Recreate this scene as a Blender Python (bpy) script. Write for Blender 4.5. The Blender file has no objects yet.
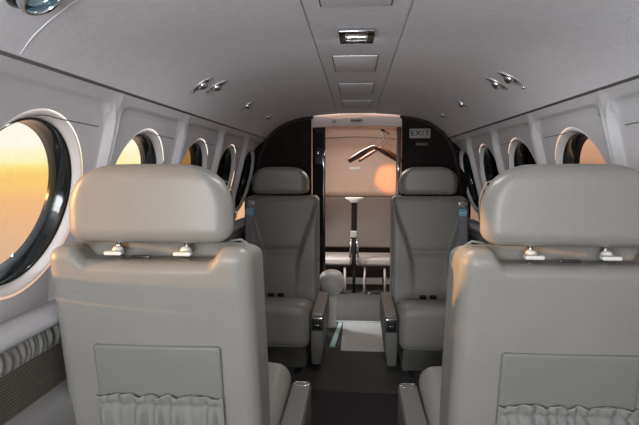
import bpy, bmesh, math, random
from mathutils import Vector, Matrix
random.seed(4)
S = bpy.context.scene
COL = S.collection
PI = math.pi
EYE = 1.09

# ------------------------------------------------------------------ materials
def lin(c):
    return tuple(((v/255)/12.92 if v/255 <= .04045 else ((v/255+.055)/1.055)**2.4) for v in c)+(1,)

def mat(name, rgb, rough=.6, metal=0, bump=0, bscale=200, vary=0, vscale=4, coat=0, emit=None, estr=0, spec=.5):
    m = bpy.data.materials.new(name); m.use_nodes = True
    nt = m.node_tree; b = nt.nodes['Principled BSDF']
    c = lin(rgb)
    b.inputs['Base Color'].default_value = c
    b.inputs['Roughness'].default_value = rough
    b.inputs['Metallic'].default_value = metal
    b.inputs['Coat Weight'].default_value = coat
    tc = nt.nodes.new('ShaderNodeTexCoord')
    if vary:
        n = nt.nodes.new('ShaderNodeTexNoise'); n.inputs['Scale'].default_value = vscale; n.inputs['Detail'].default_value = 4
        nt.links.new(tc.outputs['Object'], n.inputs['Vector'])
        r = nt.nodes.new('ShaderNodeValToRGB')
        r.color_ramp.elements[0].position = .3; r.color_ramp.elements[1].position = .7
        r.color_ramp.elements[0].color = tuple(v*(1-vary) for v in c[:3])+(1,)
        r.color_ramp.elements[1].color = tuple(min(1, v*(1+vary)) for v in c[:3])+(1,)
        nt.links.new(n.outputs['Fac'], r.inputs['Fac']); nt.links.new(r.outputs['Color'], b.inputs['Base Color'])
    if bump:
        n2 = nt.nodes.new('ShaderNodeTexNoise'); n2.inputs['Scale'].default_value = bscale; n2.inputs['Detail'].default_value = 3
        nt.links.new(tc.outputs['Object'], n2.inputs['Vector'])
        bp = nt.nodes.new('ShaderNodeBump'); bp.inputs['Strength'].default_value = bump; bp.inputs['Distance'].default_value = .002
        nt.links.new(n2.outputs['Fac'], bp.inputs['Height']); nt.links.new(bp.outputs['Normal'], b.inputs['Normal'])
    if emit:
        b.inputs['Emission Color'].default_value = lin(emit); b.inputs['Emission Strength'].default_value = estr
    b.inputs['Specular IOR Level'].default_value = spec
    return m

M = {}
M['leather'] = mat('greige_leather', (141, 138, 132), .42, bump=.25, bscale=260, vary=.03, vscale=6)
M['leather_side'] = mat('greige_leather_panel', (126, 125, 120), .5, bump=.25, bscale=260)
M['cloth'] = mat('gathered_pocket_cloth', (132, 130, 126), .8, bump=.3, bscale=300)
M['piping'] = mat('leather_piping', (150, 149, 143), .45)
M['headliner'] = mat('suede_headliner', (222, 220, 223), .95, bump=.5, bscale=160, vary=.035, vscale=40)
M['shell'] = mat('sidewall_fabric', (199, 197, 199), .8, bump=.3, bscale=220, vary=.02, vscale=10)
M['bezel'] = mat('window_bezel_white', (240, 238, 238), .5)
M['tube'] = mat('window_tube_black', (26, 32, 34), .14, coat=.5)
M['dark'] = mat('dark_groove', (104, 100, 102), .8)
M['wood'] = mat('dark_walnut', (27, 18, 15), .6, vary=.4, vscale=7, spec=.12)
M['wood2'] = mat('dark_glossy_leaf', (36, 30, 28), .12, coat=.6, vary=.3, vscale=3)
M['chrome'] = mat('chrome', (215, 218, 222), .12, 1)
M['smoke'] = mat('smoked_chrome', (90, 90, 92), .25, 1)
M['black'] = mat('black_plastic', (18, 18, 19), .4)
M['white'] = mat('white_plastic', (228, 226, 220), .35)
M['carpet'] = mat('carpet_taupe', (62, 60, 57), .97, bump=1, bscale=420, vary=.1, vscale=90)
M['carpet_shaded'] = mat('carpet_shaded', (38, 36, 35), .97, bump=1, bscale=420, vary=.12, vscale=90)  # darker front carpet piece, the seats' shadow is put into its colour
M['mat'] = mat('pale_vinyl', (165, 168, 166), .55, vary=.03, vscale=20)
M['alu'] = mat('brushed_threshold', (200, 204, 204), .3, .6)
M['teal'] = mat('pale_teal_acrylic', (176, 214, 212), .08, coat=.5)
M['aftbeige'] = mat('aft_bulkhead_beige', (212, 186, 170), .7, bump=.2, vary=.03)
M['aftlow'] = mat('aft_vinyl_taupe', (118, 107, 101), .6, bump=.2)
M['header'] = mat('header_pale', (208, 190, 184), .6)
M['belt'] = mat('belt_webbing', (140, 141, 147), .8, bump=.5, bscale=400)
M['blue'] = mat('blue_adjuster', (140, 215, 255), .3)
M['hanger'] = mat('hanger_brown_wood', (88, 54, 42), .35, coat=.3)
M['satin'] = mat('satin_chrome', (225, 226, 228), .3, .85)
M['trimdark'] = mat('dark_arch_trim', (46, 40, 38), .7)
M['pad'] = mat('pale_grey_pad', (200, 199, 196), .5, bump=.2)
M['leather_arm'] = mat('armrest_leather', (112, 110, 106), .5, bump=.2)
M['ledge'] = mat('lower_sidewall_vinyl', (138, 136, 134), .7, bump=.2)
M['exit'] = mat('exit_plate', (150, 146, 142), .5)
M['exit_text'] = mat('exit_lettering', (52, 46, 44), .6)
M['placard'] = mat('placard_grey', (66, 58, 56), .5)
M['lens'] = mat('lamp_lens', (170, 172, 170), .15, .3)
M['vent_glass'] = mat('reading_light_lens', (160, 200, 214), .1, .2)
M['shadow_void'] = mat('back_wall_void_shade', (42, 32, 28), .8)  # dark colour puts the shade of the under-seat void into the back wall
M['jump'] = mat('jump_seat_vinyl', (165, 154, 148), .55, bump=.2)

def stripe_mat():
    m = mat('ribbed_taupe_weave', (120, 110, 98), .9, bump=.6, bscale=500)
    nt = m.node_tree; b = nt.nodes['Principled BSDF']
    tc = nt.nodes.new('ShaderNodeTexCoord'); w = nt.nodes.new('ShaderNodeTexWave')
    w.bands_direction = 'Z'; w.inputs['Scale'].default_value = 44; w.inputs['Distortion'].default_value = .6; w.inputs['Detail'].default_value = 2
    r = nt.nodes.new('ShaderNodeValToRGB')
    r.color_ramp.elements[0].color = lin((70, 63, 58)); r.color_ramp.elements[1].color = lin((140, 130, 116))
    nt.links.new(tc.outputs['Object'], w.inputs['Vector']); nt.links.new(w.outputs['Fac'], r.inputs['Fac']); nt.links.new(r.outputs['Color'], b.inputs['Base Color'])
    return m
M['rib'] = stripe_mat()

def glass(name, tint, gloss=.12):
    m = bpy.data.materials.new(name); m.use_nodes = True; nt = m.node_tree; nt.nodes.clear()
    o = nt.nodes.new('ShaderNodeOutputMaterial'); mx = nt.nodes.new('ShaderNodeMixShader')
    t = nt.nodes.new('ShaderNodeBsdfTransparent'); g = nt.nodes.new('ShaderNodeBsdfGlossy')
    t.inputs['Color'].default_value = tint+(1,); g.inputs['Roughness'].default_value = .02
    mx.inputs[0].default_value = .05
    nt.links.new(t.outputs[0], mx.inputs[1]); nt.links.new(g.outputs[0], mx.inputs[2]); nt.links.new(mx.outputs[0], o.inputs[0])
    return m
M['glass'] = glass('clear_window_glass', (.97, .97, .95))
M['glass_amber'] = glass('half_dimmed_window_glass', (.55, .42, .3))
M['glass_mid'] = glass('slightly_dimmed_window_glass', (.85, .8, .76))
M['glass_dim'] = glass('polarised_dark_window_glass', (.06, .04, .035))

# ------------------------------------------------------------------ helpers
def smooth(t): t = max(0, min(1, t)); return t*t*(3-2*t)

def obj(name, bm, m, parent=None, sm=True, loc=None):
    bmesh.ops.recalc_face_normals(bm, faces=bm.faces)
    me = bpy.data.meshes.new(name); bm.to_mesh(me); bm.free()
    if sm:
        for p in me.polygons: p.use_smooth = True
    me.materials.append(M[m])
    o = bpy.data.objects.new(name, me); COL.objects.link(o)
    if parent: o.parent = parent
    if loc: o.location = loc
    return o

def crisp(o, ang=35):
    md = o.modifiers.new('es', 'EDGE_SPLIT'); md.split_angle = math.radians(ang); return o

def tag(o, label, cat, group=None):
    o['label'] = label; o['category'] = cat
    if group: o['group'] = group
    return o

def thing(name, label, cat, loc=(0, 0, 0), rz=0, group=None):
    o = bpy.data.objects.new(name, None); COL.objects.link(o)
    o.empty_display_size = .05
    o.location = loc; o.rotation_euler = (0, 0, rz)
    return tag(o, label, cat, group)

def struct(name, bm, m, parent=None, sm=True):
    o = obj(name, bm, m, parent, sm)
    if not parent: o['kind'] = 'structure'
    return o

def merge(bm, d=1e-5): bmesh.ops.remove_doubles(bm, verts=bm.verts, dist=d); return bm

def rbox(h, r, n=8, k=4, f=None, at=(0, 0, 0), bm=None):
    """rounded box, half sizes h, corner radius r, optional deform f(p)->p"""
    bm = bm or bmesh.new()
    h = Vector(h); r = min(r, *h)
    def coords(H):
        a = [-H+r*(1-math.cos(i/k*PI/2))*1.0 for i in range(k)]
        a = [-H + r*i/k for i in range(k)]
        inner = H-r
        mid = [(-inner+2*inner*i/n) for i in range(n+1)] if inner > 1e-6 else [0]
        return a+mid+[-x for x in reversed(a)]
    cs = [coords(h[i]) for i in range(3)]
    inn = Vector((h.x-r, h.y-r, h.z-r))
    verts = []
    for ax in range(3):
        u, v = (ax+1) % 3, (ax+2) % 3
        for sg in (-1, 1):
            g = []
            for a in cs[u]:
                row = []
                for b in cs[v]:
                    q = Vector((0, 0, 0)); q[ax] = sg*h[ax]; q[u] = a; q[v] = b
                    c = Vector([max(-inn[i], min(inn[i], q[i])) for i in range(3)])
                    d = q-c
                    if d.length > 1e-9: d = d.normalized()*r
                    vv = bm.verts.new(c+d); verts.append(vv); row.append(vv)
                g.append(row)
            for i in range(len(g)-1):
                for j in range(len(g[0])-1):
                    bm.faces.new((g[i][j], g[i+1][j], g[i+1][j+1], g[i][j+1]))
    rep = bmesh.ops.remove_doubles(bm, verts=verts, dist=1e-6)
    for v in verts:
        if v.is_valid:
            p = v.co.copy()
            if f: p = Vector(f(p))
            v.co = p+Vector(at)
    return bm

def tube(pts, r, seg=10, bm=None, closed=False, cap=True):
    bm = bm or bmesh.new(); pts = [Vector(p) for p in pts]; n = len(pts); rings = []
    up = Vector((0, 0, 1)); prev = None
    for i, p in enumerate(pts):
        a = pts[(i-1) % n] if (closed or i > 0) else p; b = pts[(i+1) % n] if (closed or i < n-1) else p
        t = (b-a).normalized()
        if prev is None:
            ref = up if abs(t.z) < .9 else Vector((1, 0, 0)); x = t.cross(ref).normalized()
        else:
            x = (prev-t*prev.dot(t)).normalized()
        prev = x; y = t.cross(x)
        rr = r(i/(n-1)) if callable(r) else r
        rings.append([bm.verts.new(p+(x*math.cos(2*PI*k/seg)+y*math.sin(2*PI*k/seg))*rr) for k in range(seg)])
    m = n if closed else n-1
    for i in range(m):
        A, B = rings[i], rings[(i+1) % n]
        for k in range(seg): bm.faces.new((A[k], A[(k+1) % seg], B[(k+1) % seg], B[k]))
    if cap and not closed: bm.faces.new(rings[0][::-1]); bm.faces.new(rings[-1])
    return bm

def lathe(prof, seg=32, mtx=None, bm=None, sx=1, sy=1, close=False):
    """prof list of (r,z); mtx places it"""
    bm = bm or bmesh.new(); mtx = mtx or Matrix(); rings = []
    for r, z in prof:
        rings.append([bm.verts.new(mtx@Vector((max(r, 1e-5)*sx*math.cos(2*PI*k/seg), max(r, 1e-5)*sy*math.sin(2*PI*k/seg), z))) for k in range(seg)])
    for A, B in zip(rings, rings[1:]+([rings[0]] if close else [])):
        for k in range(seg): bm.faces.new((A[k], A[(k+1) % seg], B[(k+1) % seg], B[k]))
    if not close:
        if prof[0][0] < 1e-4 or True: bm.faces.new(rings[0][::-1])
        bm.faces.new(rings[-1])
    return bm

def extr_y(prof, y0, y1, ny=1, bm=None, cap=False, closed=False):
    """profile of (x,z), swept along Y"""
    bm = bm or bmesh.new(); rows = []
    for j in range(ny+1):
        y = y0+(y1-y0)*j/ny
        rows.append([bm.verts.new((x, y, z)) for x, z in prof])
    n = len(prof)
    for A, B in zip(rows, rows[1:]):
        for k in range(n if closed else n-1): bm.faces.new((A[k], A[(k+1) % n], B[(k+1) % n], B[k]))
    if cap: bm.faces.new(rows[0][::-1]); bm.faces.new(rows[-1])
    return bm

def extr_flat(outline, y0, y1):
    """closed outline of (x,z), given thickness along Y"""
    return extr_y(outline, y0, y1, 1, None, True, True)

def box(x0, x1, y0, y1, z0, z1, bv=.003, bm=None):
    bm = bm or bmesh.new()
    return rbox(((x1-x0)/2, (y1-y0)/2, (z1-z0)/2), bv, n=1, k=2, at=((x0+x1)/2, (y0+y1)/2, (z0+z1)/2), bm=bm)

def interp(P, x):
    if x <= P[0][0]: return P[0][1]
    for (a, b), (c, d) in zip(P, P[1:]):
        if x <= c: return b+(d-b)*(x-a)/(c-a)
    return P[-1][1]

# ------------------------------------------------------------------ shell geometry
Y0, YP, YB = -1.3, 3.47, 4.84        # front, partition, back wall
PITCH = .545
WCS = {-1: 1.065, 1: 1.106}
WC = 1.07
#              # window pitch, centre of the first full window
WZ, WR = 1.010, .186                 # window centre height, tube radius
NB = range(-4, 5)
def base_x(z):                       # window plane (inside half width)
    return interp([(.0, .70), (.3, .735), (.5, .765), (.76, .772), (1.24, .646), (1.285, .622), (1.3, .61)], z)
def bay_c(y, s): return WCS[s]+round((y-WCS[s])/PITCH)*PITCH
def rib(y, z, s):                       # how far the shell stands in from the window plane
    qy = abs(y-bay_c(y, s)); hy = .253; zt = 1.252; zb = .50; r = .065
    if y > 3.22: qy = 0
    cz = (zt+zb)/2; hz = (zt-zb)/2
    dx = qy-(hy-r); dz = abs(z-cz)-(hz-r)
    d = math.hypot(max(dx, 0), max(dz, 0))+min(max(dx, dz), 0)-r
    t = smooth((max(dx, 0)-max(dz, 0)+.03)/.06)
    m = smooth(d/.011)*(.009+.010*t)
    m += .006*t*math.exp(-((d-.010)/.006)**2)
    return m
def wall_x(y, z, s): return base_x(z)-rib(y, z, s)+.045*smooth((y-3.2)/.25)*smooth((1.29-z)/.12)

def side_wall(s):
    bm = bmesh.new()
    zt, zb = 1.285, .74
    for k in NB:
        c = WCS[s]+k*PITCH
        y0, y1 = c-PITCH/2, c+PITCH/2
        y1 = min(y1, YP+.02) if k == 4 else y1
        if y0 > YP: continue
        R = WR+.019 if k >= 0 else .004; NA = 128; NR = 44
        rings = []
        for i in range(NR+1):
            t = i/NR
            ring = []
            for a in range(NA):
                th = 2*PI*(a+.5)/NA; dy, dz = math.cos(th), math.sin(th)
                cy, cz = c+R*dy, WZ+R*dz
                hy = PITCH/2
                tt = min(hy/abs(dy) if abs(dy) > 1e-6 else 9, ((zt-WZ) if dz > 0 else (WZ-zb))/abs(dz) if abs(dz) > 1e-6 else 9)
                ey, ez = c+tt*dy, WZ+tt*dz
                u = 1-(1-t)**1.0
                y = cy+(ey-cy)*u; z = cz+(ez-cz)*u
                ring.append((y, z))
            rings.append(ring)
        # corner fill: snap nearest outer samples to the rectangle corners
        for yy in (c-PITCH/2, c+PITCH/2):
            for zz in (zb, zt):
                a = min(range(NA), key=lambda q: (rings[-1][q][0]-yy)**2+(rings[-1][q][1]-zz)**2)
                rings[-1][a] = (yy, zz)
        V = [[bm.verts.new((s*wall_x(y, z, s), min(y, YP+.01), z)) for (y, z) in r_] for i, r_ in enumerate(rings)]
        if k < 0: bm.faces.new(V[0])
        for i in range(NR):
            for a in range(NA):
                bm.faces.new((V[i][a], V[i][(a+1) % NA], V[i+1][(a+1) % NA], V[i+1][a]))
    merge(bm, 2e-4)
    return bm
struct('wall_left', side_wall(-1), 'shell'); struct('wall_right', side_wall(1), 'shell')

# windows: white bezel, dark tube, pane
def window(s, c, n, gl):
    w = bpy.data.objects.new('window_%d' % n, None); COL.objects.link(w); w['kind'] = 'structure'
    tilt = math.atan(.262)
    w.location = (s*base_x(WZ), c, WZ)
    # local z points out of the cabin
    out = Vector((s*math.cos(tilt), 0, s*0+math.sin(tilt)*1)).normalized()
    out = Vector((s*math.cos(tilt), 0, math.sin(tilt)))
    X = Vector((0, 1, 0)); Y = out.cross(X)
    if Y.z < 0: Y = -Y
    mt = Matrix((X, Y, out)).transposed().to_4x4()
    R = WR
    obj('bezel', lathe([(R+.023, .004), (R+.019, .002), (R+.015, .004), (R+.001, .022), (R+.001, .034), (R+.026, .034)], 72, mt, close=True), 'bezel', w)
    fr = obj('frame', lathe([(R, .018), (R-.004, .022), (R-.008, .032), (R-.014, .048), (R-.019, .066), (R+.02, .070), (R+.02, .034), (R, .034)], 72, mt, close=True), 'tube', w)
    sp_ = []
    for q in range(15):
        a = .25-.9*q/14
        sp_.append((math.sin(a)*-1*(R+.012)+0, math.cos(a)*(R+.012)))
    sp_ = [p for p in sp_ if p[0] < .02]+[(.02+.2*q/10, R+.010-.004*q/10) for q in range(11)]
    obj('shade_slot', tube([mt@Vector((a, b*1.0, -.0005)) for a, b in sp_], .0013, 6), 'dark', w)
    obj('pane', lathe([(R-.018, .060), (R-.018, .063)], 64, mt), gl, w)
    return w
n = 1
GL = {-1: {0: 'glass', 1: 'glass', 2: 'glass_amber', 3: 'glass_dim', 4: 'glass_dim'}, 1: {1: 'glass_mid', 2: 'glass_dim', 3: 'glass_dim', 4: 'glass_dim', 0: 'glass_mid'}}
for s in (-1, 1):
    for k in range(5):
        window(s, WCS[s]+k*PITCH, n, GL[s].get(k, 'glass')); n += 1

# lower walls
def lower(s):
    P = [(.776, .742), (.765, .757), (.72, .762), (.70, .758), (.688, .748), (.688, .735), (.70, .724), (.730, .72), (.732, .55)]
    return extr_y([(s*x, z) for x, z in P], Y0, YP, 1)
for i, s in enumerate((-1, 1)):
    struct('trim_%d' % (i+1), lower(s), 'shell')
    P = [(.724, .668)]
    for j in range(1, 60):
        z = .668-.10*j/60; P.append((.716+.0022*math.sin(j/60*2*PI*14), z))
    P += [(.714, .56)]
    struct('trim_%d' % (i+3), extr_y([(s*x, z) for x, z in P], Y0, YP, 1), 'rib')
    P = [(.73, .57), (.70, .562), (.682, .552), (.672, .535), (.668, .50), (.668, .30), (.66, .1), (.655, -.002)]
    struct('trim_%d' % (i+5), extr_y([(s*x, z) for x, z in P], Y0, YP, 1), 'ledge')

# ceiling
CP = [(0, 1.452), (.06, 1.4515), (.118, 1.450), (.1185, 1.456), (.1225, 1.456), (.123, 1.4495), (.18, 1.446), (.24, 1.442), (.3, 1.436), (.36, 1.428), (.42, 1.414), (.47, 1.397), (.51, 1.376), (.55, 1.348), (.58, 1.323), (.601, 1.296), (.606, 1.290), (.64, 1.2895)]
def ceil_z(x): return interp([p for p in CP if p[1] < 1.4535], abs(x))
prof = [(-x, z) for x, z in reversed(CP)]+[p for p in CP[1:]]
o = struct('ceiling', extr_y(prof, Y0, YP, 1), 'headliner'); crisp(o, 40)
for i, s in enumerate((-1, 1)):
    bm = extr_y([(s*.6055, 1.2905), (s*.608, 1.2875), (s*.616, 1.2855), (s*.624, 1.284), (s*.624, 1.296), (s*.604, 1.30)], Y0, YP, 1, closed=True, cap=True)
    struct('trim_%d' % (i+7), bm, 'dark')
# light seam across the headliner
pts = [(x, .905, ceil_z(x)-.0005) for x in [-.603+.603*2*i/80 for i in range(81)]]
struct('trim_9', tube(pts, .0010, 6), 'bezel')

# front wall with windscreen opening
bm = box(-.80, .80, Y0-.05, Y0, -.02, .85); box(-.80, .80, Y0-.05, Y0, 1.38, 1.5, bm=bm)
box(-.80, -.60, Y0-.05, Y0, .85, 1.38, bm=bm); box(.6, .8, Y0-.05, Y0, .85, 1.38, bm=bm)
struct('wall_front', bm, 'shell', sm=False)

# floor
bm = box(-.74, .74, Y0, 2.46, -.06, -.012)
struct('floor', bm, 'carpet_shaded', sm=False)
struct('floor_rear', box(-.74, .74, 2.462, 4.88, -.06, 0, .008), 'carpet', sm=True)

# partition with doorway, follows the ceiling arch
def arch(n=30, xo=.745):
    P = [(.76, 0), (.76, 1.0), (.735, 1.12), (.70, 1.21), (.65, 1.30)]
    P += [(.60, 1.345), (.55, 1.375), (.5, 1.398), (.42, 1.42), (.3, 1.44)]
    return P
def part(s):
    P = arch()+[(.302, 1.44), (.302, 0)]
    return extr_flat([(s*x, z) for x, z in P], YP, YP+.03)
struct('wall_aft_left', part(-1), 'wood', sm=False); struct('wall_aft_right', part(1), 'wood', sm=False)
# curved rim where the shell meets the partition
for i, s in enumerate((-1, 1)):
    pts = [(s*(x-.012), YP-.004, z-.012) for x, z in [(.715, .0), (.735, .55), (.715, .85), (.69, 1.06), (.655, 1.2), (.615, 1.285), (.585, 1.325), (.52, 1.375), (.43, 1.415), (.3, 1.441)]]
    struct('trim_%d' % (i+10), tube(pts, .010, 8), 'trimdark')
# header panel over doorway
P = [(-.302, 1.365), (-.302, 1.44), (0, 1.455), (.302, 1.44), (.302, 1.365), (.15, 1.371), (0, 1.373), (-.15, 1.371)]
struct('trim_12', extr_flat(P, YP+.032, YP+.075), 'header', sm=False)
# glossy door leaf stowed at left and jamb at right
dl = thing('sliding_door', 'dark glossy sliding door leaf stowed at left of the aft doorway, with chrome latches', 'door', (-.257, YP+.11, 0))
obj('leaf', box(-.045, .045, -.012, .012, .003, 1.37, .004), 'wood2', dl)
obj('latch', rbox((.007, .010, .013), .006, 2, 3, at=(-.004, -.018, 1.196)), 'chrome', dl)
obj('latch', rbox((.006, .010, .018), .006, 2, 3, at=(.0405, -.018, 1.19)), 'chrome', dl)
for z0, z1 in ((.1, .55), (.62, 1.12), (1.23, 1.33)):
    obj('inset_panel', box(-.034, .030, -.0155, -.011, z0, z1, .002), 'wood', dl)
jb = thing('door_jamb', 'reddish brown wooden jamb at right of the aft doorway with a chrome catch', 'door frame', (.291, YP+.09, 0))
obj('post', box(-.018, .012, -.02, .02, .003, 1.37, .004), 'hanger', jb)
obj('catch', rbox((.009, .010, .024), .008, 2, 3, at=(-.006, -.028, 1.088)), 'chrome', jb)

# aft compartment shell
def aft_side(s):
    P = [(.68, 0), (.72, .5), (.715, .8), (.69, 1.05), (.65, 1.2), (.58, 1.31), (.46, 1.38), (.3, 1.425), (0, 1.445)]
    return extr_y([(s*x, z) for x, z in P], YP+.03, YB, 1)
struct('wall_aft_side_left', aft_side(-1), 'aftbeige'); struct('wall_aft_side_right', aft_side(1), 'aftbeige')
P = [(.76, 0), (.76, .8), (.72, 1.1), (.6, 1.32), (.3, 1.46)]
pp = [(x, z) for x, z in P]+[(-x, z) for x, z in reversed(P)]
struct('wall_back', extr_flat(pp, YB, YB+.04), 'shadow_void', sm=False)
# beige upper bulkhead, bulging towards the top
bm = bmesh.new(); rows = []
for j in range(13):
    z = .828+(1.44-.828)*j/12
    y = YB-.02-.24*smooth((z-1.25)/.16)
    rows.append([bm.verts.new((x*.74, y-.05*(abs(x)**2), z)) for x in [-1+2*i/16 for i in range(17)]])
for A, B in zip(rows, rows[1:]):
    for k in range(16): bm.faces.new((A[k], A[k+1], B[k+1], B[k]))
o = struct('wall_baggage', bm, 'aftbeige'); md = o.modifiers.new('s', 'SOLIDIFY'); md.thickness = .01; md.offset = 0
# arched seam on the upper bulkhead
pts = [(x, YB-.262-.05*(x/.74)**2, 1.335+.028*(1-(x/.4)**2)) for x in [-.5+i/30 for i in range(31)]]
struct('trim_13', tube(pts, .004, 6), 'aftlow')
struct('baseboard_back', box(-.7, .7, YB-.05, YB-.01, .0, .06, .004), 'white')

# ------------------------------------------------------------------ world & sun
w = bpy.data.worlds.new('sky'); S.world = w; w.use_nodes = True; nt = w.node_tree; nt.nodes.clear()
out = nt.nodes.new('ShaderNodeOutputWorld'); bg = nt.nodes.new('ShaderNodeBackground')
tc = nt.nodes.new('ShaderNodeTexCoord'); sp = nt.nodes.new('ShaderNodeSeparateXYZ')
nt.links.new(tc.outputs['Generated'], sp.inputs[0])
nz = nt.nodes.new('ShaderNodeTexNoise'); nz.inputs['Scale'].default_value = 5; nz.inputs['Detail'].default_value = 5
mp = nt.nodes.new('ShaderNodeMapping'); mp.inputs['Scale'].default_value = (1, 1, 6)
nt.links.new(tc.outputs['Generated'], mp.inputs[0]); nt.links.new(mp.outputs[0], nz.inputs['Vector'])
ad = nt.nodes.new('ShaderNodeMath'); ad.operation = 'MULTIPLY_ADD'; ad.inputs[1].default_value = .05; ad.inputs[2].default_value = -.025
nt.links.new(nz.outputs['Fac'], ad.inputs[0])
a2 = nt.nodes.new('ShaderNodeMath'); a2.operation = 'ADD'
nt.links.new(sp.outputs['Z'], a2.inputs[0]); nt.links.new(ad.outputs[0], a2.inputs[1])
def ramp(stops):
    mr = nt.nodes.new('ShaderNodeMapRange'); mr.inputs['From Min'].default_value = -.5; mr.inputs['From Max'].default_value = .5
    nt.links.new(a2.outputs[0], mr.inputs['Value'])
    r = nt.nodes.new('ShaderNodeValToRGB'); e = r.color_ramp.elements
    while len(e) < len(stops): e.new(.5)
    for el, (p, c) in zip(e, stops): el.position = p+.5; el.color = lin(c)
    nt.links.new(mr.outputs[0], r.inputs['Fac']); return r
west = ramp([(-.45, (205, 178, 162)), (-.18, (216, 180, 156)), (-.09, (236, 184, 142)), (-.05, (243, 188, 132)), (-.02, (252, 208, 120)), (.0, (255, 228, 138)), (.018, (255, 246, 196)), (.04, (255, 252, 238)), (.45, (235, 240, 250))])
east = ramp([(-.45, (80, 72, 72)), (-.02, (120, 96, 90)), (.0, (196, 150, 130)), (.06, (250, 205, 170)), (.2, (226, 205, 200)), (.45, (180, 190, 210))])
mr = nt.nodes.new('ShaderNodeMapRange'); mr.inputs['From Min'].default_value = -.35; mr.inputs['From Max'].default_value = .35
nt.links.new(sp.outputs['X'], mr.inputs['Value'])
mx = nt.nodes.new('ShaderNodeMixRGB'); nt.links.new(mr.outputs[0], mx.inputs[0]); nt.links.new(west.outputs[0], mx.inputs[1]); nt.links.new(east.outputs[0], mx.inputs[2])
nt.links.new(mx.outputs[0], bg.inputs['Color']); bg.inputs['Strength'].default_value = 1.15
nt.links.new(bg.outputs[0], out.inputs[0])

def light(name, typ, loc, energy, color, size=.3, sy=None, target=None, **kw):
    l = bpy.data.lights.new(name, typ); l.energy = energy; l.color = color
    o = bpy.data.objects.new(name, l); COL.objects.link(o); o.location = loc
    if typ == 'AREA':
        l.shape = 'RECTANGLE'; l.size = size; l.size_y = sy or size
    elif typ == 'POINT': l.shadow_soft_size = size
    if target is not None:
        o.rotation_euler = (Vector(target)-Vector(loc)).to_track_quat('-Z', 'Y').to_euler()
    for k, v in kw.items(): setattr(l, k, v)
    return o
sun = light('sun', 'SUN', (-6, -2, 1.5), 6.5, (1, .50, .16), target=(0, 0, 0), angle=math.radians(1.5))
sd = Vector((1, .19, -.11)).normalized(); sun.rotation_euler = sd.to_track_quat('-Z', 'Y').to_euler()
light('windscreen_daylight', 'AREA', (-.22, Y0+.02, 1.20), 15, (.93, .97, 1), 1.0, .32, target=(0, 3, 1.25))
light('ceiling_fill', 'AREA', (-.30, -.75, .80), 19, (.92, .96, 1), .7, .5, target=(-.10, 1.3, 1.75))  # added unseen fill behind the camera, aimed up to brighten the ceiling
light('ceiling_lamp_glow', 'AREA', (-.001, 1.44, 1.4455), 8, (.95, .98, 1), .055, .08, target=(-.001, 1.75, 0))
light('vestibule_lamp', 'AREA', (.0, 3.95, 1.38), 7.5, (1, .89, .82), .35, .25, target=(0, 4.15, 0))
light('aft_floor_fill', 'AREA', (-.58, 4.02, .85), 8, (.88, .95, 1), .14, .14, target=(.15, 4.05, 0), spread=math.radians(120))  # added area light in place of daylight from the aft left, no fixture

light('added_glow_spot', 'SPOT', (.16, 4.02, 1.18), 44, (1, .26, .05), target=(.30, 4.8, .995), spot_size=math.radians(20), spot_blend=.6, shadow_soft_size=.02)  # added spot without a fixture, makes the round orange glow on the aft wall

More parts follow.
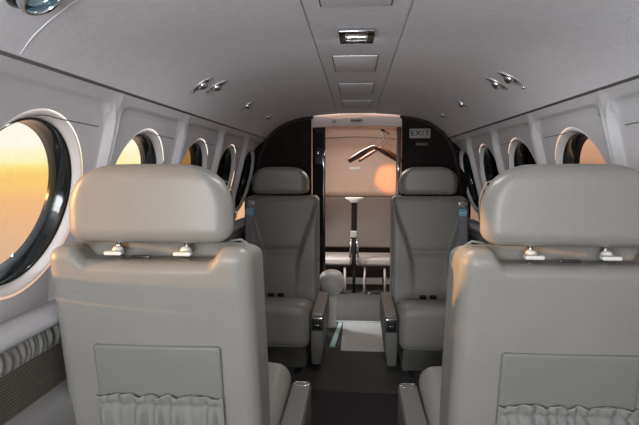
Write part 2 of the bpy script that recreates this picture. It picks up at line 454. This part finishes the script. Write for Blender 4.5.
# ------------------------------------------------------------------ seats
def seat(rz, loc, aisle, label, front, group, hoff=0):
    """local frame: occupant looks along +y; aisle = local side (+1/-1) of the armrest"""
    kz = 0
    t = thing('airplane_seat', label, 'seat', loc, rz, group)
    lean = .17
    def back_y(z): return (.92-z)*lean
    HZ = .34; CZ = .918-HZ
    def fb(p):
        x, y, z = p; Z = z+CZ
        # shoulders rise either side of a shallow notch for the headrest
        top = smooth((z-(HZ-.10))/.10)
        notch = (1-smooth((abs(x)-.135)/.03))*smooth((.035-y)/.03)
        Z -= .030*notch*top
        hw = 1.03+.045*(1-(Z/.9))
        x *= hw
        # rear face bows slightly, front face carries side bolsters and a sunk centre
        if y > 0:
            bx = interp([(.40, .085), (.52, .09), (.62, .115), (.72, .15), (.82, .185), (.9, .20)], Z)
            w_ = smooth((abs(p.x)-bx)/.03)
            low = smooth((.62-Z)/.25)
            y += .034*w_*(.45+.55*smooth((Z-.35)/.25))-.010*(1-w_)+.022*low*(1-w_)
            y += -.016*math.exp(-((Z-.580)/.014)**2)*(1-w_)
        else:
            y -= .010*(1-(p.x/.224)**2)
        return (x, y+.075+back_y(Z), Z)
    obj('backrest', rbox((.224, .07, HZ), .034, 44, 5, fb), 'leather', t)
    # piping round the rear panel edge and the front edge
    for yo, rr in ((.138, .0035),):
        pts = []
        path = [(-.226, .33)]+[(-.221, .33+i*.05) for i in range(1, 11)]+[(-.205, .90), (-.18, .918), (-.155, .914), (-.13, .893), (0, .89), (.13, .893), (.155, .914), (.18, .918), (.205, .90)]+[(.221, .83-i*.05) for i in range(0, 10)]+[(.226, .33)]
        pts = [(x*(1+.05*(1-z/.9)), yo+back_y(z)+.012*(abs(x) > .15), z) for x, z in path]
        obj('piping', tube(pts, rr, 6), 'piping', t)
    # headrest
    def fh(p):
        x, y, z = p
        u = z/.085
        def ins(R_): q = max(0, abs(z)-(.085-R_)); return R_-math.sqrt(max(0, R_*R_-q*q))
        x *= 1-.09*smooth((y+.03)/.085)
        x *= 1-(ins(.098)*1.0 if z > 0 else ins(.03)*.6)/.19
        y += (.010 if y > 0 else -.010)*(1-(x/.19)**2)
        return (x+hoff, y+.072, z+1.008+.006*(1-(x/.19)**2)*(1 if z > 0 else .3))
    hr = obj('headrest', rbox((.186, .055, .085), .036, 18, 7, fh), 'leather', t)
    pts = []
    for i in range(48):
        a = 2*PI*i/48
        cx = max(-1, min(1, 1.25*math.cos(a))); cz = max(-1, min(1, 1.25*math.sin(a)))
        pts.append((hoff+(.135*cx+.035*math.cos(a))*(1-.07*smooth(math.sin(a))), .072+.057, 1.010+.034*cz+.034*math.sin(a)))
    obj('seam', tube(pts, .0016, 5, closed=True), 'leather_side', hr)
    for sx in (-.078, .078):
        ps = obj('headrest_post', lathe([(.006, .86), (.006, .95)], 14, Matrix.Translation((sx, .055, 0))), 'chrome', t)
        bm = lathe([(.013, .898), (.013, .908), (.010, .913), (.007, .915)], 20, Matrix.Translation((sx, .048, 0)))
        rbox((.020, .010, .0045), .004, 2, 3, at=(sx, .028, .903), bm=bm)
        obj('collar', bm, 'white', ps)
    # dark slot between posts
    obj('adjuster_slot', rbox((.022, .004, .003), .002, 2, 2, at=(-.012, .012, .898)), 'smoke', t)
    # rear literature pocket
    rear = thing  # noqa
    def fp(p): return (p.x+.010, p.y+back_y(p.z+.478)-.0045, p.z+.478)
    obj('pocket_panel', rbox((.147, .0075, .215), .0075, 10, 4, fp), 'leather_side', t)
    bm = bmesh.new(); rows = []
    NX = 150
    for j in range(41):
        v = j/40
        row = []
        for i in range(NX+1):
            x = -.148+.296*i/NX
            g = math.sin(x*260+2*math.sin(x*37)+v*4)*.5+math.sin(x*150+1.3-v*6)*.5
            topz = .566+.009*abs(math.sin(x*52+.9*math.sin(x*31)))
            z = .25+(topz-.25)*v
            ruf = .0085 if v < .90 else .006
            pin = math.exp(-((z-.546)/.006)**2)
            bul = .020*math.sin(min(1, (1-v)*1.6+.05)*PI*.5)
            edge = smooth((.148-abs(x))/.02)
            y = -.016+back_y(z)-(bul+ruf*g*(1-.7*pin)*(1 if v > .03 else 0)-.013*pin)*edge
            row.append(bm.verts.new((x+.010, y, z)))
        rows.append(row)
    for A, B in zip(rows, rows[1:]):
        for k in range(NX): bm.faces.new((A[k], A[k+1], B[k+1], B[k]))
    pk = obj('seat_pocket', bm, 'cloth', t); md = pk.modifiers.new('s', 'SOLIDIFY'); md.thickness = .0025
    pts = [(x+.010, -.022+back_y(.57)-.004*math.sin(x*210), .5655+.009*abs(math.sin(x*52+.9*math.sin(x*31)))) for x in [-.147+.294*i/150 for i in range(151)]]
    obj('elastic_edge', tube(pts, .0016, 5), 'piping', pk)
    # seat cushion
    def fc(p):
        x, y, z = p
        if z > 0: z += .012*(1-(x/.215)**2)+.018*smooth((y-.05)/.2)-.02*smooth((-y-.05)/.2)
        z -= .06*smooth((.12-y)/.32)*smooth((z+.12)/.2)
        return (x, y+.490, z+.256)
    obj('seat_cushion', rbox((.227, .278, .110), .052, 14, 6, fc), 'leather', t)
    pts = [(x, .770, .172) for x in [-.19+.38*i/20 for i in range(21)]]
    obj('cushion_seam', tube(pts, .003, 6), 'leather_side', t)
    # base
    def fs(p): return (p.x*(1-.02), p.y+.42+.03*(p.z/.07), p.z+.07)
    obj('seat_base', rbox((.205, .245, .068), .012, 6, 3, fs), 'leather_side', t)
    obj('floor_track', box(-.17, -.14, .12, .70, 0, .006, .002), 'smoke', t)
    obj('floor_track', box(.14, .17, .12, .70, 0, .006, .002), 'smoke', t)
    # stowed armrest on the aisle side
    a = aisle
    def fa(p):
        x, y, z = p
        k = smooth((.0-z)/.13)                   # narrows and rakes back towards the bottom
        return (a*.266+x*(1-.25*k)+a*-.006*k, y+.46-.02*k*(1 if y > 0 else 0), z+.185)
    ar = obj('armrest', rbox((.034, .27, .132), .012, 8, 4, fa), 'leather_arm', t)
    obj('armrest_pad', rbox((.032, .262, .006), .005, 8, 3, at=(a*.266, .455, .319)), 'leather_arm', ar)
    e = obj('end_trim', rbox((.030, .006, .036), .005, 4, 3, at=(a*.266, .729, .280)), 'chrome', ar)
    obj('latch_recess', rbox((.021, .004, .024), .004, 3, 2, at=(a*.266, .7345, .282)), 'black', e)
    obj('latch_lever', rbox((.012, .003, .004), .002, 2, 2, at=(a*.266, .739, .276)), 'chrome', e)
    # top rim ring
    ring = [(a*.266+.0225*math.cos(q), .722+.0*q, 0) for q in ()]
    pts = [(a*.266+.024*max(-1, min(1, 1.3*math.cos(q))), .700+.016*max(-1, min(1, 1.3*math.sin(q))), .3255) for q in [2*PI*i/28 for i in range(28)]]
    obj('rim', tube(pts, .0022, 6, closed=True), 'chrome', ar)
    if front:
        # shoulder harness on the window side
        b = -a
        s_ = obj('shoulder_strap', rbox((.0225, .0018, .20), .0015, 6, 2, lambda p: (p.x+b*.188, p.y+.200+(.90-(p.z+.68))*lean+.012*math.sin((p.z+.2)*8), p.z+.68)), 'belt', t)
        bm = rbox((.026, .009, .016), .006, 4, 3, at=(b*.188, .203, .876))
        g_ = obj('belt_guide', bm, 'satin', s_)
        obj('guide_bar', tube([(b*.188-.022, .215, .862), (b*.188+.022, .215, .890)], .003, 8), 'chrome', g_)
        obj('guide_bar', tube([(b*.188-.022, .215, .888), (b*.188+.022, .215, .866)], .003, 8), 'chrome', g_)
        pts = [(b*.188+.017*max(-1, min(1, 1.4*math.cos(q))), .218, .822+.015*max(-1, min(1, 1.4*math.sin(q)))) for q in [2*PI*i/24 for i in range(24)]]
        obj('adjuster', tube(pts, .0075, 8, closed=True), 'blue', s_)
        obj('adjuster_bar', rbox((.013, .004, .005), .002, 2, 2, at=(b*.188, .220, .822)), 'white', s_)
        for dx, cx in ((-.03, 'black'), (.03, 'black')):
            obj('lap_buckle', rbox((.020, .014, .010), .006, 3, 3, at=(dx+.02, .285, .322)), cx, t)
    return t

SX = .456
seat(0, (-.456, 1.066, 0), 1, 'near left greige leather seat seen from behind, beside the bright round window', False, 'club seats seen from behind')
seat(0, (.453, 1.074, 0), -1, 'near right greige leather seat seen from behind, cut by the right frame edge', False, 'club seats seen from behind')
seat(PI, (-SX-.008, 3.345, 0), -1, 'far left grey leather seat facing forward against the dark partition', True, 'seats facing forward', .020)
seat(PI, (SX-.004, 3.345, 0), 1, 'far right grey leather seat facing forward below the EXIT sign', True, 'seats facing forward')

# ------------------------------------------------------------------ side pockets
def side_pocket(s, label):
    bm = bmesh.new(); rows = []; NX = 1500; y0, y1 = .35, 2.35
    for j in range(12):
        v = j/11; row = []
        for i in range(NX+1):
            y = y0+(y1-y0)*i/NX
            g = math.sin(y*330+3*math.sin(y*41)+v*2.2)*.6+math.sin(y*190+1-v*1.5)*.4
            z = .662+.060*v+.003*v*math.sin(y*60)
            x = .723-.004*g*(.35+.65*math.sin(v*PI))-.007*math.sin(v*PI)
            row.append(bm.verts.new((s*x, y, z)))
        rows.append(row)
    for A, B in zip(rows, rows[1:]):
        for k in range(NX): bm.faces.new((A[k], A[k+1], B[k+1], B[k]))
    o = obj('side_pocket', bm, 'cloth'); md = o.modifiers.new('s', 'SOLIDIFY'); md.thickness = .002
    tag(o, label, 'pocket')
side_pocket(-1, 'long ruffled grey fabric pocket on the left sidewall under the big window')
side_pocket(1, 'long ruffled fabric pocket on the right sidewall behind the near right seat')

# ------------------------------------------------------------------ ceiling fittings
def on_ceiling(x, y):
    z = ceil_z(x); d = .01
    nx, nzv = (ceil_z(x+d)-ceil_z(x-d))/(2*d), -1
    nrm = Vector((nx, 0, nzv)).normalized()      # pointing down into the cabin
    X = Vector((0, 1, 0)).cross(nrm).normalized()
    mt = Matrix((X, nrm.cross(X), nrm)).transposed().to_4x4()
    mt.translation = Vector((x, y, z))
    return mt
def eyeball(x, y, label, kind, group=None, sc=1):
    t = thing('reading_light' if kind == 'light' else 'air_vent', label, 'reading light' if kind == 'light' else 'air vent', (0, 0, 0), 0, group)
    t.matrix_world = on_ceiling(x, y)
    sc *= 1.15; t.scale = (sc, sc, sc)
    I = Matrix()
    obj('bezel', lathe([(.019, 0), (.0205, .0015), (.019, .004), (.0165, .005), (.0150, .003), (.0150, .0)], 36, Matrix.Diagonal((2.0, 1.15, 1, 1)), close=True), 'satin', t)
    obj('recess', lathe([(.0150, .0005), (.0150, .0015)], 30, Matrix.Diagonal((2.0, 1.15, 1, 1))), 'black', t)
    rot = Matrix.Rotation(.45, 4, 'Y')
    obj('eyeball', lathe([(.0001, .010), (.007, .0105), (.0085, .013), (.011, .012), (.0145, .007), (.016, 0), (.0145, -.006), (.0001, -.008)], 28, Matrix.Translation((0, 0, .002))@rot), 'chrome', t)
    obj('lens' if kind == 'light' else 'nozzle', lathe([(.0001, .0105), (.0066, .0112), (.0066, .010), (.0001, .0095)], 20, Matrix.Translation((0, 0, .002))@rot), 'vent_glass' if kind == 'light' else 'black', t)
    if kind == 'light': obj('side_tab', rbox((.005, .004, .002), .0015, 2, 2, at=(.034, 0, .003)), 'chrome', t)
    return t
eyeball(-.517, 1.724, 'chrome oval air vent in left ceiling curve, front one of the close pair', 'vent')
eyeball(-.500, 1.835, 'chrome oval reading light in left ceiling curve, rear one of the close pair', 'light')
eyeball(-.504, 2.381, 'small chrome reading light in left ceiling curve, between the pair and the last one', 'light', sc=.85)
eyeball(-.501, 2.929, 'dark round eyeball vent in left ceiling curve, nearest the partition', 'vent', sc=.8)
eyeball(.497, 1.744, 'chrome oval air vent in right ceiling curve, front one of the close pair', 'vent')
eyeball(.490, 1.873, 'chrome oval reading light in right ceiling curve, rear one of the close pair', 'light')
eyeball(.487, 2.459, 'small chrome reading light in right ceiling curve, behind the close pair', 'light', sc=.85)
eyeball(.485, 2.974, 'small chrome vent in right ceiling curve, nearest the EXIT sign', 'vent', sc=.8)
for x, y, lb in ((-.551, 1.722, 'tiny chrome push button beside the left pair of vents'), (.543, 1.745, 'tiny chrome push button beside the right pair of vents')):
    t = thing('call_button', lb, 'button'); t.matrix_world = on_ceiling(x, y)
    obj('ring', lathe([(.0075, 0), (.0075, .003), (.005, .004), (.005, 0)], 20, close=True), 'satin', t)
    obj('knob', lathe([(.0048, 0), (.0048, .005), (.003, .007), (.0001, .0075)], 18), 'chrome', t)
t = thing('air_vent', 'large chrome ring air vent at the top left corner of the ceiling', 'air vent'); t.matrix_world = on_ceiling(-.512, .812)
obj('flange', lathe([(.047, 0), (.047, .003), (.040, .006), (.034, .006), (.034, 0)], 44, close=True), 'smoke', t)
obj('barrel', lathe([(.034, 0), (.036, .014), (.034, .026), (.029, .028), (.027, .024), (.027, .004)], 44, close=True), 'chrome', t)
obj('lens', lathe([(.0001, .020), (.020, .018), (.0268, .014), (.0268, .010)], 36), 'vent_glass', t)

# centre strip: access panels and lamp
def cpanel(x0, x1, y0, y1, label, gap=True):
    t = thing('ceiling_panel', label, 'ceiling panel', ((x0+x1)/2, (y0+y1)/2, 1.4505), 0, 'access panels along the ceiling strip')
    hx, hy = (x1-x0)/2, (y1-y0)/2
    obj('cover', box(-hx+.004, hx-.004, -hy+.004, hy-.004, -.0035, .0, .0015), 'headliner', t)
    bm = bmesh.new()
    for a, b, c, d in ((-hx, hx, -hy, -hy+.003), (-hx, hx, hy-.003, hy), (-hx, -hx+.003, -hy, hy), (hx-.003, hx, -hy, hy)):
        box(a, b, c, d, -.0012, 0, .0005, bm)
    obj('gap', bm, 'dark', t)
cpanel(-.083, .078, .98, 1.185, 'pale ceiling access panel cut by the top edge of the photo')
cpanel(-.080, .070, 1.685, 1.970, 'nearly square ceiling access panel just behind the ceiling lamp')
cpanel(-.080, .078, 2.230, 2.585, 'ceiling access panel, middle one of the three behind the lamp')
cpanel(-.080, .085, 2.780, 3.12, 'ceiling access panel nearest the aft doorway')
t = thing('ceiling_lamp', 'small rectangular ceiling lamp with dark frame between two access panels', 'lamp', (-.001, 1.44, 1.450))
bm = bmesh.new()
for a, b, c, d in ((-.047, .047, -.066, -.040), (-.047, .047, .040, .066), (-.047, -.028, -.066, .066), (.028, .047, -.066, .066)):
    box(a, b, c, d, -.008, 0, .003, bm)
obj('housing', bm, 'black', t)
obj('rim', box(-.046, .046, -.071, -.064, -.009, -.0005, .002), 'chrome', t)
obj('lens', box(-.030, .030, -.042, .042, -.0045, -.001, .001), 'lens', t)
for i in range(4):
    obj('led', lathe([(.005, 0), (.005, -.003), (.0001, -.005)], 14, Matrix.Translation((-.018+.012*i, -.004*(i % 2), -.0045))), 'chrome', t)

# ------------------------------------------------------------------ partition signs
def text_mesh(txt, size, parent, m, loc, ext=.0006, sx=1):
    cu = bpy.data.curves.new('lettering', 'FONT'); cu.body = txt; cu.size = size; cu.align_x = 'CENTER'; cu.align_y = 'CENTER'; cu.extrude = ext; cu.offset = size*.012; cu.space_character = 1.15
    to = bpy.data.objects.new('tmp', cu); COL.objects.link(to)
    dg = bpy.context.evaluated_depsgraph_get(); me = bpy.data.meshes.new_from_object(to.evaluated_get(dg))
    bpy.data.objects.remove(to)
    o = bpy.data.objects.new('lettering', me); COL.objects.link(o); me.materials.clear(); me.materials.append(M[m])
    o.parent = parent; o.location = loc; o.rotation_euler = (PI/2, 0, 0); o.scale = (sx, 1, 1)
    return o
t = thing('exit_sign', 'pale grey EXIT sign high on the dark partition right of the doorway', 'sign', (.418, YP-.002, 1.318))
obj('plate', box(-.068, .068, -.006, 0, -.031, .031, .002), 'exit', t)
text_mesh('EXIT', .048, t, 'exit_text', (0, -.0068, 0), sx=1.15)
t = thing('placard', 'small dark grey placard just below the EXIT sign', 'sign', (.432, YP-.002, 1.248))
obj('plate', box(-.040, .040, -.004, 0, -.010, .010, .0015), 'placard', t)

# ------------------------------------------------------------------ doorway things
t = thing('threshold_strip', 'bright metal threshold strip across the aisle at the doorway', 'threshold', (.0, YP+.115, 0))
obj('strip', box(-.19, .28, -.012, .012, 0, .008, .003), 'alu', t)
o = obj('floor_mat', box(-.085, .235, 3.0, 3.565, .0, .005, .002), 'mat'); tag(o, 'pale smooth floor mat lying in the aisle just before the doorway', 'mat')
bm = bmesh.new()
f = [(-.114, 3.55), (-.090, 3.54), (-.122, 3.06), (-.155, 3.06)]
extr = [bm.verts.new((x, y, .001)) for x, y in f]+[bm.verts.new((x, y, .009)) for x, y in f]
bm.faces.new(extr[:4]); bm.faces.new(extr[4:][::-1])
for k in range(4): bm.faces.new((extr[k], extr[(k+1) % 4], extr[4+(k+1) % 4], extr[4+k]))
o = obj('acrylic_panel', bm, 'teal', sm=False); tag(o, 'narrow pale teal acrylic sheet lying on the floor beside the far left armrest', 'panel')
# rounded pale pad on a pedestal
t = thing('padded_stool', 'pale grey rounded padded stool on a pedestal in the doorway beside the far left seat', 'stool', (-.163, 3.462, 0))
obj('pad', rbox((.090, .095, .088), .080, 6, 8, lambda p: (p.x*(1-.10*smooth(-p.z/.08)), p.y, p.z), at=(0, 0, .31)), 'pad', t)
obj('pedestal', lathe([(.036, .002), (.034, .02), (.030, .12), (.034, .24)], 28), 'white', t)
obj('seam', tube([(.087*math.cos(q), .092*math.sin(q), .322) for q in [2*PI*i/32 for i in range(32)]], .003, 6, closed=True), 'leather_side', t)
# aft jump seats
def jump(x0, x1, legx, label):
    t = thing('jump_seat', label, 'folding seat', ((x0+x1)/2, 4.55, 0), 0, 'folding seats against the aft wall')
    h = (x1-x0)/2; c = (x0+x1)/2
    obj('seat_cushion', rbox((h, .16, .036), .026, 6, 4, at=(0, 0, .285)), 'jump', t)
    obj('seat_pan', box(-h+.01, h-.01, -.14, .14, .235, .252, .003), 'black', t)
    obj('backrest', rbox((h, .03, .235), .02, 8, 4, lambda p: (p.x, p.y-.01*math.exp(-((p.z+.02)/.02)**2)*-1, p.z), at=(0, .20, .592)), 'aftlow', t)
    for lx, sp in ((legx-c, .0), (-(legx-c), .0)):
        obj('leg', tube([(lx*.92, -.12, .25), (lx*.99, -.14, .008)], .011, 10), 'jump', t)
        obj('leg', tube([(lx*.95, .12, .25), (lx*.95, .13, .003)], .008, 8), 'smoke', t)
    obj('foot_rail', tube([(-abs(legx-c), -.14, .008), (abs(legx-c), -.14, .008)], .006, 8), 'smoke', t)
jump(-.33, -.032, -.085, 'left folding seat with pale cushion against the aft wall, left of the strap post')
jump(.004, .33, .075, 'right folding seat with pale cushion against the aft wall, right of the strap post')
t = thing('strap_post', 'dark vertical strap with flared pale cap standing between the two folding seats', 'strap', (-.014, 4.355, 0))
obj('cap', lathe([(.0001, .845), (.075, .845), (.080, .838), (.045, .815), (.030, .80), (.0001, .80)], 30, Matrix.Diagonal((1, .5, 1, 1))), 'white', t)
obj('strap', rbox((.024, .008, .125), .005, 3, 2, at=(0, 0, .68)), 'wood', t)
obj('buckle', rbox((.030, .015, .030), .01, 4, 3, at=(0, -.004, .530)), 'leather', t)
for sx in (-1, 1): obj('rod', tube([(sx*.022, 0, .505), (sx*.036, .0, .33)], .0075, 8), 'chrome', t)
obj('stem', rbox((.012, .006, .10), .004, 2, 2, at=(0, .004, .41)), 'black', t)
obj('base', lathe([(.012, .002), (.012, .32)], 12, Matrix.Translation((0, .09, 0))), 'black', t)

# hangers and their rail
o = obj('coat_rail', tube([(.185, 3.78, 1.3665), (.25, 4.14, 1.3665)], .008, 10), 'smoke'); tag(o, 'short dark coat rail under the vestibule ceiling holding hangers', 'rail')
def hanger(y, rz, label, z=1.255, w=.20, x=.14):
    t = thing('coat_hanger', label, 'hanger', (x, y, z), rz, 'hangers on the coat rail')
    pts = [(w*u, 0, -.105*abs(u)**1.15+.0) for u in [-1+i/10 for i in range(21)]]
    obj('arms', tube(pts, lambda q: .012+.004*math.sin(q*PI*2)**2, 10), 'hanger', t)
    hk = [(0, 0, -.005), (0, 0, .06)]+[(.020*math.sin(a), 0, .085-.022*math.cos(a)) for a in [PI*.15*i for i in range(2, 9)]]
    obj('hook', tube([(0, 0, -.005), (.03, 0, .03), (.068, 0, .075), (.075, 0, .095), (.068, 0, .110), (.052, 0, .108), (.046, 0, .095)], .0032, 8), 'trimdark', t)
hanger(3.85, math.radians(10), 'brown wooden coat hanger, nearer of the two facing the cabin', 1.248, .185, .125)
hanger(3.97, math.radians(-12), 'brown wooden coat hanger, farther one turned on the coat rail', 1.243, .20, .142)
hanger(4.08, math.radians(8), 'brown coat hanger hanging highest, close to the right jamb', 1.25, .17, .19)
# aft wall plate, vestibule fixtures
o = obj('wall_plate', box(-.066, .040, YB-.034, YB-.024, 1.075, 1.10, .002), 'white'); tag(o, 'small pale plate on the beige aft wall left of the orange glow', 'plate')
t = thing('header_grille', 'small dark oval grille on the pale header above the doorway', 'grille', (0, YP+.030, 1.408))
obj('ring', lathe([(.02, 0), (.02, .004), (.016, .005), (.016, 0)], 28, Matrix.Rotation(PI/2, 4, 'X')@Matrix.Diagonal((2.0, .6, 1, 1)), close=True), 'smoke', t)
obj('slot', box(-.026, .026, -.003, 0, -.005, .005, .001), 'black', t)
t = thing('header_button', 'tiny bright round button on the pale header, left of the grille', 'button', (-.15, YP+.030, 1.405))
obj('ring', lathe([(.011, 0), (.011, .004), (.007, .005), (.007, 0)], 22, Matrix.Rotation(PI/2, 4, 'X'), close=True), 'smoke', t)
obj('lens', lathe([(.0068, 0), (.0068, .004), (.0001, .006)], 22, Matrix.Rotation(PI/2, 4, 'X')), 'white', t)

# ------------------------------------------------------------------ camera
cd = bpy.data.cameras.new('camera'); cam = bpy.data.objects.new('camera', cd); COL.objects.link(cam)
cam.location = (0, 0, EYE); cd.sensor_width = 36; cd.lens = 515/639*36; cd.clip_start = .02
yaw, pit = math.radians(4.054), math.radians(4.926)
cam.rotation_euler = (PI/2-pit, 0, yaw)
S.camera = cam
S.view_settings.view_transform = 'Standard'; S.view_settings.look = 'None'; S.view_settings.gamma = 1
S.view_settings.exposure = 0; S.view_settings.use_curve_mapping = False
